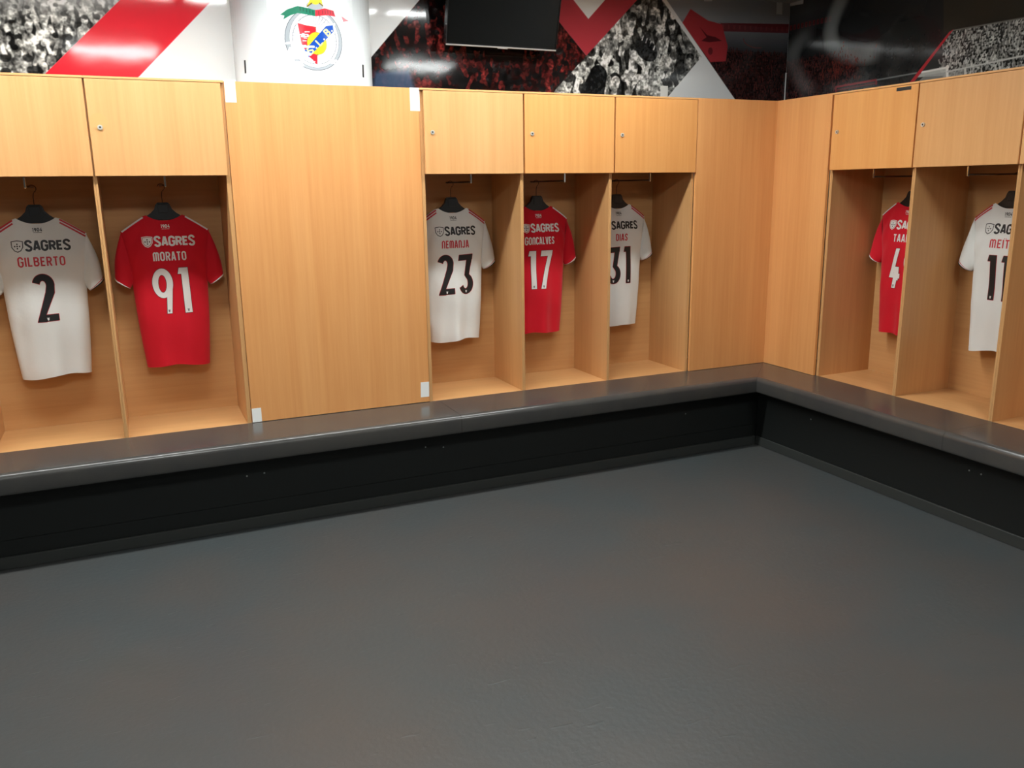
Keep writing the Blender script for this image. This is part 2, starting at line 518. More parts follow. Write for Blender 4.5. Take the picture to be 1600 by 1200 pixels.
def fig(cv, R, x, z, h, pal, arms):
    """one printed fan: torso, head, hair, raised or lowered arms. z = chin height, h = head height"""
    tone = lambda: pal(R)
    tc = tone(); sk = pal(R, 'skin'); hc = pal(R, 'hair')
    w = h * R.uniform(0.75, 1.05)
    cv.poly([(x - w, z - h * 2.6), (x - w * .95, z - h * .5), (x - w * .3, z - h * .12), (x + w * .3, z - h * .12), (x + w * .95, z - h * .5), (x + w, z - h * 2.6)], tc)
    if R.random() < .5:
        cv.cap((x - w * .2, z - h * .6), (x + w * R.uniform(-.8, .8), z - h * 2.4), h * .2, tone(), .7)
    for sgn in (-1, 1):
        if R.random() < arms:
            el = (x + sgn * w * R.uniform(1.0, 1.6), z + h * R.uniform(-.1, .5))
            ha = (el[0] + sgn * h * R.uniform(-.7, .5), el[1] + h * R.uniform(.8, 1.5))
            cv.cap((x + sgn * w * .85, z - h * .6), el, h * .24, tc if R.random() < .5 else sk, r2=h * .19)
            cv.cap(el, ha, h * .18, sk, r2=h * .13)
            cv.ell(ha[0], ha[1], h * .2, h * .24, sk)
    cv.cap((x, z - h * .2), (x, z + h * .2), h * .2, [c * .8 for c in sk])
    cv.ell(x, z + h * .5, h * .36, h * .5, sk)
    if R.random() < .8:
        cv.ell(x + h * R.uniform(-.16, .16), z + h * .80, h * .36, h * .28, hc)
    if R.random() < .6:
        cv.ell(x + h * .1 * R.choice((-1, 1)), z + h * .25, h * .12, h * .05, [c * .45 for c in sk])
def crowd(cv, R, x0, x1, z0, z1, h0, h1, pal, arms=.5, dens=1.5):
    """rows of fans from far (top, size h1) to near (bottom, size h0)"""
    z = z1
    while z > z0 - h0 * 1.0:
        k = (z - z0) / max(z1 - z0, 1e-6)
        h = h0 + (h1 - h0) * max(0, min(1, k))
        x = x0 - h * R.random()
        while x < x1 + h:
            fig(cv, R, x + R.uniform(-.3, .3) * h, z + R.uniform(-.35, .35) * h, h * R.uniform(.8, 1.2), pal, arms)
            x += h * dens * R.uniform(.75, 1.3)
        z -= h * 1.15
NR = np.random.RandomState(5)
def smooth_noise(shape, step):
    h, w = shape
    g = NR.rand(h // step + 3, w // step + 3)
    yy = np.arange(h) / step; xx = np.arange(w) / step
    j = yy.astype(int); i = xx.astype(int)
    fy = (yy - j)[:, None]; fx = (xx - i)[None, :]
    fy = fy * fy * (3 - 2 * fy); fx = fx * fx * (3 - 2 * fx)
    a = g[j][:, i] * (1 - fx) + g[j][:, i + 1] * fx
    b = g[j + 1][:, i] * (1 - fx) + g[j + 1][:, i + 1] * fx
    return a * (1 - fy) + b * fy
def photo_grain(cv, k=1.0, steps=((9, .55), (4, .45), (2, .3))):
    """break the flat tones up the way a coarse enlarged photograph does"""
    h, w = cv.c.shape[:2]
    f = np.ones((h, w))
    for st, am in steps:
        f *= 1 + am * (smooth_noise((h, w), st) - .5) * 2
    cv.c = np.clip(cv.c * f[..., None] * k, 0, 1)
    p = np.pad(cv.c, ((1, 1), (1, 1), (0, 0)), 'edge')
    cv.c = (p[1:-1, 1:-1] * 4 + p[:-2, 1:-1] + p[2:, 1:-1] + p[1:-1, :-2] + p[1:-1, 2:]) / 8
def pal_bw(R, what='cloth'):
    if what == 'skin': v = R.uniform(.45, .78)
    elif what == 'hair': v = R.uniform(.08, .3)
    else: v = R.choice((R.uniform(.08, .18), R.uniform(.08, .2), R.uniform(.1, .25), R.uniform(.3, .5), R.uniform(.6, .85)))
    return [v, v * 1.01, v * .99]
def pal_red(R, what='cloth'):
    if what == 'skin': v = R.choice((R.uniform(.12, .3), R.uniform(.3, .5))); return [v, v * .36, v * .34]
    v = R.choice((.05, .07, .09, .12)) + R.uniform(0, .05)
    if what == 'cloth' and R.random() < .25: return [v * 2.6, v * .8, v * .8]
    return [v, v * .92, v * .95]
def pal_dim(R, what='cloth'):
    v = R.uniform(.08, .2)
    if what == 'skin': return [v * 2.0, v * 1.0, v * .95]
    return [v * 1.1, v * .85, v * .85]
def to_mesh(cv, name, place, material, parent=None):
    nz, nx = len(cv.z), len(cv.x)
    X, Z = np.meshgrid(cv.x, cv.z)
    co = place(X, Z).reshape(-1, 3)
    me = bpy.data.meshes.new(name)
    me.vertices.add(nx * nz)
    me.vertices.foreach_set('co', co.astype(np.float32).ravel())
    idx = np.arange(nx * nz).reshape(nz, nx)
    q = np.stack([idx[:-1, :-1], idx[:-1, 1:], idx[1:, 1:], idx[1:, :-1]], -1).reshape(-1, 4)
    n = len(q)
    me.loops.add(n * 4)
    me.loops.foreach_set('vertex_index', q.astype(np.int32).ravel())
    me.polygons.add(n)
    me.polygons.foreach_set('loop_start', np.arange(0, n * 4, 4, dtype=np.int32))
    me.polygons.foreach_set('use_smooth', np.ones(n, bool))
    me.update(calc_edges=True)
    at = me.color_attributes.new('print', 'FLOAT_COLOR', 'POINT')
    c = np.clip(cv.c, 0, 1)
    lin = np.where(c <= .04045, c / 12.92, ((c + .055) / 1.055) ** 2.4)
    at.data.foreach_set('color', np.concatenate([lin, np.ones((nz, nx, 1))], -1).astype(np.float32).ravel())
    me.materials.append(material)
    return link(bpy.data.objects.new(name, me), parent)

def print_mat(name, rough, bump, bscale, coat=0.0):
    m = mat(name, (1, 1, 1), rough, spec=0.5, coat=coat, coat_r=rough)
    b = m.node_tree.nodes['Principled BSDF']
    a = nd(m, 'ShaderNodeVertexColor', layer_name='print')
    lk(m, a.outputs['Color'], b.inputs['Base Color'])
    tc = nd(m, 'ShaderNodeTexCoord')
    n = nd(m, 'ShaderNodeTexNoise')
    n.inputs['Scale'].default_value = bscale
    n.inputs['Detail'].default_value = 2.0
    lk(m, tc.outputs['Object'], n.inputs['Vector'])
    bp = nd(m, 'ShaderNodeBump')
    bp.inputs['Strength'].default_value = bump
    bp.inputs['Distance'].default_value = 0.05
    lk(m, n.outputs['Fac'], bp.inputs['Height'])
    lk(m, bp.outputs[0], b.inputs['Normal'])
    return m
M_vinyl = print_mat('glossy_printed_vinyl', 0.075, 0.02, 4.0)
M_vinylc = print_mat('glossy_crest_print', 0.2, 0.02, 3.0)

C8 = lambda r, g_, b: (r / 255., g_ / 255., b / 255.)
RND = random.Random(11)
# ------------------------------------------------------------------ mural on the back wall (x, z in metres)
cv = Canvas(-4.75, 0.427, 2.03, CEIL - 0.001, 0.003, C8(240, 243, 244))
# left: black and white crowd, red band
crowd_poly = [(-4.5263, 2.4899), (-3.4691, 2.5764), (-3.9426, 2.1171), (-3.9832, 2.0427), (-4.5976, 2.0228)]
c2 = cv.copy_blank(C8(34, 35, 36))
xa, za = (-4.5887, 2.0809); xb, zb = (-3.4635, 2.5769)
crowd(c2, RND, xa, xb, 2.06, 2.46, 0.056, 0.034, pal_bw, .6, 1.7)
photo_grain(c2, 1.02)
fade = np.clip((cv.z - 2.34) / 0.16, 0, .6)[:, None, None]
c2.c = c2.c * (1 - fade) + np.array(C8(205, 208, 208)) * fade
cv.blend(c2, cv.mask_poly(crowd_poly))
cv.poly([(-3.9426, 2.1171), (-3.9790, 2.0765), (-3.5846, 2.0906), (-3.5481, 2.1153), (-3.0471, 2.6167), (-3.4691, 2.5764)], C8(222, 44, 58))
# pale field, dark red crowd behind the screen
dark_poly = [(-2.4041, 2.2490), (-2.4263, 2.0279), (-1.2954, 2.0581), (-1.0863, 2.3238), (-1.3847, 2.6157), (-1.5664, 2.7978), (-1.9239, 2.7667)]
c2 = cv.copy_blank(C8(24, 22, 24))
xa, za = (-2.4246, 2.0606); xb, zb = (-1.0552, 2.7050)
crowd(c2, RND, xa, xb, 2.03, 2.72, 0.062, 0.050, pal_red, .7, 1.9)
photo_grain(c2, .72)
c2.poly([(-2.3830, 2.1855), (-2.1859, 2.2066), (-2.1478, 2.0688), (-2.4070, 2.0611)], C8(70, 92, 124), .8, .03)
cv.blend(c2, cv.mask_poly(dark_poly))
# red chevron with a white notch
cv.poly([(-1.5742, 2.7971), (-1.0863, 2.3238), (-0.4983, 2.8909)], C8(176, 58, 68))
cv.poly([(-1.3714, 2.8148), (-1.0777, 2.5305), (-0.7301, 2.8777)], C8(236, 240, 240))
# diamond with a black and white crowd
dia = [(-0.4939, 2.8984), (-1.2953, 2.1298), (-1.3377, 2.0390), (-0.5591, 2.0587), (-0.2615, 2.3587), (-0.7749, 2.8842)]
c2 = cv.copy_blank(C8(44, 46, 47))
xa, za = (-1.3501, 2.0924); xb, zb = (-0.2610, 2.7658)
crowd(c2, RND, xa, xb, 2.05, 2.74, 0.095, 0.070, pal_bw, .6, 1.8)
# dark cap with letters and clasped hands in the middle of the photo
p0 = (-0.6717, 2.3800)
c2.ell(p0[0], p0[1], .085, .06, C8(34, 35, 36), rot=-.5)
for k, (uu, vv) in enumerate(((-0.7009, 2.4444), (-0.6731, 2.4313), (-0.6449, 2.4145), (-0.6165, 2.3939))):
    c2.cap((uu - .004, vv - .010), (uu + .005, vv + .012), .0035, C8(215, 215, 215))
c2.cap((-0.8277, 2.2114), (-0.6674, 2.2249), .022, C8(160, 160, 158), r2=.016)
c2.cap((-0.7831, 2.2500), (-0.7626, 2.3500), .018, C8(190, 190, 188), r2=.026)
c2.ell(*(-0.9549, 2.3155), .03, .055, C8(205, 205, 202), rot=-.4)
c2.cap((-1.0066, 2.2192), (-1.0494, 2.1013), .06, C8(26, 27, 28), r2=.08)
c2.ell(*(-0.5295, 2.3126), .045, .05, C8(168, 168, 164))
c2.ell(*(-0.8860, 2.1909), .03, .03, C8(190, 190, 186))
photo_grain(c2, 1.05)
cv.blend(c2, cv.mask_poly(dia))
# dark stadium picture right of the white bar
stad = [(-0.5338, 2.6728), (-0.7067, 2.8376), (0.7092, 2.9573), (0.7944, 2.0510), (0.0910, 2.0352), (0.0167, 2.1106)]
c2 = cv.copy_blank(C8(34, 32, 35))
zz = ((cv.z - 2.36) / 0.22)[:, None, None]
c2.c = c2.c * (1 - np.clip(zz, 0, 1)) + np.array(C8(150, 155, 162)) * np.clip(zz, 0, 1)  # ceiling glare painted into the print as grey haze, stronger towards the top
xa, za = (-0.4751, 2.1183); xb, zb = (0.4738, 2.5087)
crowd(c2, RND, xa, 0.43, 2.03, 2.40, 0.020, 0.013, pal_dim, .3, 1.3)
c2.poly([(-0.4243, 2.5484), (-0.1135, 2.5675), (0.4700, 2.5559), (0.4668, 2.5952), (-0.0537, 2.5712)], C8(110, 40, 46))
c2.poly([(-0.1235, 2.5669), (0.4681, 2.5795), (0.4712, 2.5402), (-0.1209, 2.5179)], C8(112, 44, 50), .9)
for k in range(14):
    p = [(a, b) for a, b in ((-0.1028, 2.5530), (0.4582, 2.5671))]
    t_ = k / 13.0
    xx = p[0][0] + (p[1][0] - p[0][0]) * t_; zc = p[0][1] + (p[1][1] - p[0][1]) * t_
    c2.poly([(xx - .006, zc - .02), (xx + .008, zc - .02), (xx + .008, zc + .006), (xx - .006, zc + .006)], C8(146, 66, 70), .6)
c2.poly([(-0.3562, 2.6339), (-0.2227, 2.5758), (-0.1131, 2.5600), (-0.0610, 2.4335), (-0.0711, 2.3406), (-0.1909, 2.3314), (-0.2840, 2.4220), (-0.4148, 2.5490)], C8(172, 56, 62))
c2.poly([(-0.2842, 2.5346), (-0.2234, 2.4894), (-0.1588, 2.4816), (-0.1078, 2.4616), (-0.2066, 2.4487), (-0.2658, 2.4531), (-0.2278, 2.4778)], C8(78, 28, 34), .9)
c2.ell(*(-0.1942, 2.3962), .018, .022, C8(96, 34, 40), .8)
c2.ring(*(0.1719, 2.4844), .11, .05, .003, C8(120, 70, 70), .7, 180, 290)
c2.poly([(-0.2581, 2.7034), (-0.1949, 2.7080), (-0.1940, 2.6895), (-0.2572, 2.6850)], C8(206, 212, 216))
c2.poly([(0.3158, 2.7485), (0.3632, 2.7520), (0.3659, 2.6476), (0.3180, 2.6483)], C8(206, 212, 216))
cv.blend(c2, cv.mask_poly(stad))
place_b = lambda X, Z: np.stack([X, np.full_like(X, 0.428), Z], -1)
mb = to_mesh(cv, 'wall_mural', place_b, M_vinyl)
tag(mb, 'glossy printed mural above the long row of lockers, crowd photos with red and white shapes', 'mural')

# ------------------------------------------------------------------ mural on the right wall (along-wall distance, z)
cw = Canvas(-0.426, 2.3, 2.03, CEIL - 0.001, 0.003, C8(33, 35, 36))
crowd(cw, RND, -0.42, 0.75, 2.03, 2.35, 0.020, 0.014, pal_dim, .3, 1.3)
cw.poly([(0.1705, 2.4144), (0.7814, 2.4485), (0.8246, 2.0881), (0.2047, 2.0832)], C8(34, 37, 37), .85, .12)
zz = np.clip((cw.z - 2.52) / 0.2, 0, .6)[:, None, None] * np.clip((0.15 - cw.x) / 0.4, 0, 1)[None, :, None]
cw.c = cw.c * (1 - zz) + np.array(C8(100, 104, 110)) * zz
for k in range(11):
    p, q = (-0.4065, 2.5658), (-0.0641, 2.5618)
    t_ = k / 10.0
    xx = p[0] + (q[0] - p[0]) * t_; zc = p[1] + (q[1] - p[1]) * t_
    cw.poly([(xx - .010, zc - .014), (xx + .010, zc - .014), (xx + .010, zc + .016), (xx - .010, zc + .016)], C8(124, 40, 44), .85)
    cw.cap((xx, zc - .006), (xx + .003, zc + .008), .003, C8(44, 26, 28))
cw.poly([(-0.4420, 2.7671), (-0.3067, 2.7485), (-0.3076, 2.6954), (-0.4365, 2.7038)], C8(206, 212, 216))
# pale curved streaks across the print
sm = [(0.0330, 2.6825), (-0.0295, 2.5852), (-0.0621, 2.4873), (-0.0325, 2.4008), (0.0768, 2.3482), (0.2053, 2.3159), (0.3349, 2.3121)]
for p, q in zip(sm, sm[1:]):
    for k in range(5):
        t_ = k / 5.0
        cw.ell(p[0] + (q[0] - p[0]) * t_, p[1] + (q[1] - p[1]) * t_, .06, .05, C8(170, 176, 176), .24, .05)
sm = [(-0.2508, 2.5097), (-0.3607, 2.4488), (-0.3885, 2.3618), (-0.2943, 2.2312), (-0.1815, 2.1287)]
for p, q in zip(sm, sm[1:]):
    for k in range(5):
        t_ = k / 5.0
        cw.ell(p[0] + (q[0] - p[0]) * t_, p[1] + (q[1] - p[1]) * t_, .07, .05, C8(150, 154, 154), .16, .06)
for k in range(160):
    u_ = RND.gauss(0, 1)
    p = (0.0236, 2.2589)
    x_ = p[0] + u_ * .10; z_ = p[1] + RND.gauss(0, .05)
    cw.cap((x_, z_), (x_ + RND.uniform(-.006, .006), z_ + RND.uniform(.004, .018)), .0028, C8(RND.randint(90, 150), 50, 40), .7)
cw.line([(0.0258, 2.1309), (0.0235, 2.1538), (0.3372, 2.1597), (0.3395, 2.1380)], .006, C8(140, 40, 46))
cw.line([(0.0254, 2.1347), (0.3391, 2.1416)], .004, C8(120, 38, 44), .8)
cw.line([(0.3420, 2.1591), (0.6189, 2.1649)], .004, C8(120, 124, 124))
# black and white stand right of the red stripe
bw = [(0.5940, 2.1203), (0.8202, 2.3530), (1.2242, 2.3466), (1.6696, 2.3435), (1.7244, 1.9619), (0.5988, 2.0789)]
c2 = cw.copy_blank(C8(44, 45, 45))
crowd(c2, RND, 0.8, 2.3, 2.03, 2.40, 0.020, 0.013, pal_bw, .3, 1.3)
c2.poly([(0.6216, 2.1410), (0.6609, 2.1666), (0.8107, 2.1711), (0.8159, 2.1282)], C8(190, 192, 188), .9)
c2.poly([(0.6330, 2.1160), (0.6760, 2.1447), (0.9329, 2.1494), (0.9373, 2.1140)], C8(150, 152, 150), .7)
c2.line([(0.8143, 2.1739), (0.8215, 2.1146)], .008, C8(226, 226, 222))
c2.line([(0.6528, 2.1642), (0.8227, 2.1696)], .005, C8(226, 226, 222))
c2.line([(0.8175, 2.1476), (1.2475, 2.1697), (1.6088, 2.1938)], .004, C8(190, 192, 190))
for k in range(6):
    c2.cap((0.9256, 2.1472), (0.9296, 2.1149), .004, C8(205, 205, 200))
cw.blend(c2, cw.mask_poly(bw))
cw.poly([(0.7710, 2.3384), (0.7264, 2.7117), (1.6586, 2.6045), (1.6962, 2.3436), (1.2242, 2.3466), (0.8202, 2.3530)], C8(46, 44, 39))
cw.line([(0.8241, 2.3523), (1.2242, 2.3466), (1.5305, 2.3481)], .0035, C8(110, 110, 106))
cw.poly([(0.5769, 2.1188), (0.8051, 2.3490), (0.8312, 2.3575), (0.6110, 2.1218)], C8(178, 44, 52))
cw.poly([(1.1192, 2.1109), (1.2212, 2.1165), (1.2228, 2.1044), (1.1208, 2.0985)], C8(235, 235, 230))
place_r = lambda X, Z: np.stack([np.full_like(X, 0.428), -X, Z], -1)
mr_ = to_mesh(cw, 'wall_mural', place_r, M_vinyl)
tag(mr_, 'dark glossy stadium mural above the lockers of the right-hand wall', 'mural')
tr = box('trim_1', 0.4165, 0.4225, 0.4165, 0.4225, 2.0, 2.29, M_wallw, None, bev=0)
tag(tr, kind='structure')

# ------------------------------------------------------------------ round column with the club crest
CXC, CYC, CR = -2.765, 0.37, 0.34
bm = bmesh.new()
seg = 72
za_, zb_ = 0.0, CEIL
ra = [bm.verts.new((CR * math.cos(2 * math.pi * k / seg), CR * math.sin(2 * math.pi * k / seg), 0)) for k in range(seg)]
rb = [bm.verts.new((v.co.x, v.co.y, CEIL)) for v in ra]
for k in range(seg):
    f = bm.faces.new((ra[k], ra[(k + 1) % seg], rb[(k + 1) % seg], rb[k]))
bm.faces.new(ra[::-1]); bm.faces.new(rb)
M_col = mat('column_white_vinyl', rgb(236, 240, 241), 0.2, spec=0.5)
colm = mesh_obj('column', bm, M_col)
colm.location = (CXC, CYC, 0)
colm.data.polygons.foreach_set('use_smooth', [len(p.vertices) == 4 for p in colm.data.polygons])
tag(colm, 'round white column carrying the colourful club crest', 'column')
# crest print: arc length s and z
cc = ((-0.0109, 2.2641))
ce = Canvas(cc[0] - 0.215, cc[0] + 0.215, 2.07, CEIL - 0.01, 0.0016, C8(236, 240, 241))
gx, gz, gr = cc[0], cc[1], 0.137
GREY, LINE = C8(168, 174, 180), C8(74, 76, 84)
ce.ell(gx, gz, gr, gr, GREY)
ce.ell(gx + .002, gz + .003, gr * .86, gr * .93, C8(240, 243, 244))
ce.ring(gx, gz, gr, gr, .0013, LINE, .9)
ce.ring(gx + .002, gz + .002, gr * .86, gr * .93, .001, LINE, .6)
ce.ring(gx + .003, gz, gr * .76, gr * .80, .0012, LINE, .8)
for k in range(44):
    a = 2 * math.pi * k / 44
    ce.cap((gx + .003 + gr * .62 * math.cos(a), gz + gr * .66 * math.sin(a)), (gx + .003 + gr * .76 * math.cos(a), gz + gr * .80 * math.sin(a)), .0008, LINE, .8)
for k in range(9):
    a = math.radians(55 + k * 9)
    ce.cap((gx, gz + .03), (gx + gr * .8 * math.cos(a), gz + gr * .84 * math.sin(a)), .0008, LINE, .8)
WH = C8(240, 243, 244)
ce.poly([(-0.0898, 2.3430), (-0.0208, 2.3257), (0.0336, 2.3263), (0.0948, 2.3460), (0.0805, 2.2590), (0.0572, 2.2055), (-0.0044, 2.1447), (-0.0565, 2.1887), (-0.0846, 2.2505)], WH)
RED, BLU, YEL = C8(214, 34, 48), C8(20, 74, 170), C8(246, 214, 40)
ce.poly([(-0.0846, 2.3347), (-0.0415, 2.3248), (-0.0009, 2.3212), (-0.0114, 2.1616), (-0.0447, 2.1890), (-0.0732, 2.2450)], RED)
ce.poly([(-0.0009, 2.3212), (0.0429, 2.3256), (0.0858, 2.3380), (0.0742, 2.2642), (0.0479, 2.2106), (-0.0038, 2.1533), (-0.0114, 2.1616)], WH)
ce.poly([(-0.0356, 2.1921), (-0.0015, 2.2020), (-0.0047, 2.1533), (-0.0170, 2.1585)], RED)
ce.ell(*(-0.0009, 2.2476), .046, .050, YEL)
ce.ring(*(-0.0009, 2.2476), .046, .050, .001, C8(110, 100, 40), .8)
ce.ring((-0.0246, 2.2692)[0], (-0.0246, 2.2692)[1], .03, .06, .0008, C8(110, 100, 40), .8, -60, 60)
ce.ring((0.0239, 2.2262)[0], (0.0239, 2.2262)[1], .03, .05, .0008, C8(110, 100, 40), .8, 130, 230)
ce.poly([(-0.0607, 2.2142), (0.0462, 2.3273), (0.0822, 2.3348), (0.0837, 2.3065), (-0.0435, 2.1848)], BLU)
def rot_pts(c, pts, sc, ang):
    ca, sa = math.cos(ang), math.sin(ang)
    return [(c[0] + sc * (x * ca - y * sa), c[1] + sc * (x * sa + y * ca)) for x, y in pts]
GL = {'S': [[(.35, .42), (.1, .52), (-.25, .45), (-.3, .2), (0, .02), (.3, -.18), (.25, -.45), (-.1, -.52), (-.35, -.42)]],
      'L': [[(-.25, .5), (-.25, -.5), (.3, -.5)]],
      'B': [[(-.28, -.5), (-.28, .5), (.1, .5), (.28, .38), (.28, .15), (.08, .03), (-.28, .03)], [(.08, .03), (.34, -.12), (.34, -.38), (.1, -.5), (-.28, -.5)]]}
for ch, c_ in (('S', (-0.0341, 2.2149)), ('L', (0.0089, 2.2538)), ('B', (0.0506, 2.2993))):
    for pl in GL[ch]:
        ce.line(rot_pts(c_, pl, .029, math.radians(46)), .0032, C8(248, 240, 150))
for c_ in ((-0.0050, 2.2275), (0.0344, 2.2682), (0.0755, 2.3086)):
    ce.ell(*c_, .004, .004, C8(248, 240, 200))
ce.poly([(-0.1618, 2.3711), (-0.1288, 2.3928), (-0.0795, 2.4086), (-0.0363, 2.4018), (0.0001, 2.3947), (-0.0017, 2.3674), (-0.0383, 2.3724), (-0.0816, 2.3780), (-0.1144, 2.3678), (-0.1483, 2.3500), (-0.1426, 2.3666)], C8(24, 122, 92))
ce.poly([(0.0001, 2.3947), (0.0466, 2.4057), (0.0900, 2.3994), (0.0984, 2.3734), (0.0606, 2.3766), (-0.0017, 2.3674)], C8(206, 40, 56))
for c_ in ((-0.0687, 2.3964), (-0.0543, 2.3941), (-0.0400, 2.3905), (-0.0256, 2.3870), (-0.0111, 2.3836), (0.0158, 2.3826), (0.0345, 2.3869), (0.0471, 2.3894), (0.0599, 2.3906), (0.0728, 2.3905), (0.0859, 2.3890)):
    ce.cap((c_[0], c_[1] - .007), (c_[0], c_[1] + .007), .0016, C8(30, 40, 40), .6)
ce.poly([(0.1308, 2.3815), (0.1722, 2.3640), (0.1401, 2.3555)], C8(190, 60, 70))
ce.ell(*(-0.0002, 2.4136), .04, .018, GREY)
ce.poly([(-0.0189, 2.4430), (0.0323, 2.4468), (0.0368, 2.4221), (0.0248, 2.4267), (-0.0143, 2.4238), (-0.0357, 2.4115)], YEL)
ce.ell(*(0.0015, 2.4388), .024, .02, YEL)
ce.line([(-0.0143, 2.4238), (-0.0359, 2.4088)], .003, C8(120, 100, 30))
ce.line([(0.0218, 2.4264), (0.0365, 2.4165)], .003, C8(120, 100, 30))
ce.ell(*(0.0056, 2.5000), .05, .05, C8(120, 78, 40))
ce.poly([(-0.0992, 2.5387), (0.1326, 2.5595), (0.0589, 2.4717), (-0.0496, 2.4635)], C8(130, 84, 44))
# worn patches where the print has rubbed away
for k in range(46):
    p = (-0.1151, 2.1937)
    x_ = p[0] + RND.gauss(0, .022); z_ = p[1] + RND.gauss(0, .022)
    ce.cap((x_, z_), (x_ + RND.uniform(.01, .05), z_ + RND.uniform(-.006, .004)), .005, WH, .9)
for k in range(14):
    p = (-0.0620, 2.2819)
    x_ = p[0] + RND.gauss(0, .012); z_ = p[1] + RND.gauss(0, .012)
    ce.cap((x_, z_), (x_ + RND.uniform(.005, .02), z_), .002, WH, .9)
for k in range(12):
    p = (0.0076, 2.1653)
    x_ = p[0] + RND.gauss(0.02, .03); z_ = p[1] + RND.gauss(0, .01)
    ce.cap((x_, z_), (x_ + RND.uniform(.005, .03), z_), .003, WH, .8)
place_c = lambda X, Z: np.stack([(CR + .0012) * np.sin(X / CR), -(CR + .0012) * np.cos(X / CR), Z], -1)
em = to_mesh(ce, 'crest', place_c, M_vinylc, colm)
em['label'] = 'round club crest with shield, ball and green-red ribbon'
for (a_, b_, lab) in (((-0.3827, 2.1853), (-0.4006, 2.1259), 'short black tape strip on the column, left of the crest'), ((0.2663, 2.1766), (0.2662, 2.1164), 'short black tape strip on the column, right of the crest')):
    th = (a_[0] + b_[0]) / 2 / CR
    t = box('tape_strip', -.0065, .0065, -.0010, -.0002, 0, a_[1] - b_[1], M_tape, None, bev=0)
    t.location = (CXC + (CR + .0004) * math.sin(th), CYC - (CR + .0004) * math.cos(th), b_[1])
    t.rotation_euler = (0, 0.03, th)
    tag(t, lab, 'tape', 'black tape strips')

# ------------------------------------------------------------------ television
tv = empty('television', (-1.689, 0.30, 2.324))
tag(tv, 'black flat television hung high on the mural and tilted forward', 'television')
tilt = Matrix.Rotation(math.radians(14.6), 4, 'X')
def tvbox(name, x0, x1, y0, y1, z0, z1, m, bev=0.001, par=tv):
    bm = bmesh.new()
    bm_box(bm, x0, x1, y0, y1, z0, z1, bev)
    bmesh.ops.transform(bm, matrix=tilt, verts=bm.verts)
    return mesh_obj(name, bm, m, par)
w_ = 0.330
tvbox('casing', -w_, w_, 0.0, 0.045, 0.0, 0.395, M_tvb, .004)
tvbox('screen', -w_ + .008, w_ - .008, -.0012, 0.0, 0.014, 0.387, M_tv, 0)
bz = tvbox('bezel', -w_, -w_ + .006, -.004, 0.001, 0.004, 0.395, M_tvb)
tvbox('bezel', w_ - .006, w_, -.004, 0.001, 0.004, 0.395, M_tvb)
tvbox('bezel', -w_, w_, -.004, 0.001, 0.388, 0.395, M_tvb)
st = tvbox('silver_strip', -w_, w_, -.005, 0.003, -.004, 0.004, M_tvs, .0015)
st['label'] = 'bright silver strip along the bottom edge'
tvbox('maker_badge', -.03, .03, -.0065, 0.001, -.007, 0.004, M_tvs, .001)
bm = bmesh.new()
bm_box(bm, -.12, .12, .105, .126, .12, .34, .002)
bm_box(bm, -.03, .03, .03, .108, .20, .26, .002)
mesh_obj('wall_bracket', bm, M_tvb, tv)

# ================================================================== jerseys
HEM = 0.70
def w_body(z):
    ks = [(0.69, .147), (0.80, .157), (0.95, .168), (1.10, .174), (1.16, .176), (1.25, .186), (1.388, .203), (1.6, .203)]
    return np.interp(z, [k[0] for k in ks], [k[1] for k in ks])
def z_top(s, front=False):
    x = np.abs(s) * .203
    dip = .028 if not front else .085
    col = 1.465 - dip * (1 - np.clip(x / .086, 0, 1) ** 2.2)
    sh = 1.465 - (x - .086) / (.203 - .086) * .072 - .006 * ((x - .086) / .117) ** 2
    return np.where(x < .086, col, sh)
class Shape:
    def __init__(s, R):
        s.p = [R.uniform(0, 6.28) for _ in range(6)]
        s.hem = [R.uniform(-.006, .006), R.uniform(.004, .010), R.uniform(0, 6.28)]
        s.twist = R.uniform(-.012, .012)
        s.amp = R.uniform(.7, 1.2)
    def z_bot(s, q):
        return .717 + s.hem[0] * q + s.hem[1] * np.sin(q * 3.2 + s.hem[2])
    def depth(s, q, t, z, x):
        """distance of the cloth in front of the shirt's middle plane"""
        d = .016 + .036 * np.clip(t / .22, 0, 1) ** .8
        base = d * np.clip(1 - np.abs(q) ** 2.6, 0, 1) ** .55
        low = np.clip((1.20 - z) / .5, 0, 1)
        up = np.clip((z - 1.05) / .35, 0, 1) * np.clip(t / .1, 0, 1)
        fold = low * .012 * np.sin(x * 34 + s.p[0] + 1.3 * z) + low * .006 * np.sin(x * 61 + s.p[1] - 3 * z)
        side = np.clip((np.abs(x) - .10) / .06, 0, 1)
        fold = fold + side * .010 * np.sin((z + np.abs(x) * .9) * 42 + s.p[2]) * (.3 + up)
        fold = fold + .003 * np.sin(z * 23 + x * 11 + s.p[3])
        return base + fold * s.amp * np.clip(1 - q ** 6, 0, 1)
    def back_y(s, x, z):
        w = w_body(z)
        q = np.clip(x / w, -1, 1)
        zt, zb = z_top(q), s.z_bot(q)
        t = np.clip((zt - z) / (zt - zb), 0, 1)
        return -s.depth(q, t, z, x)

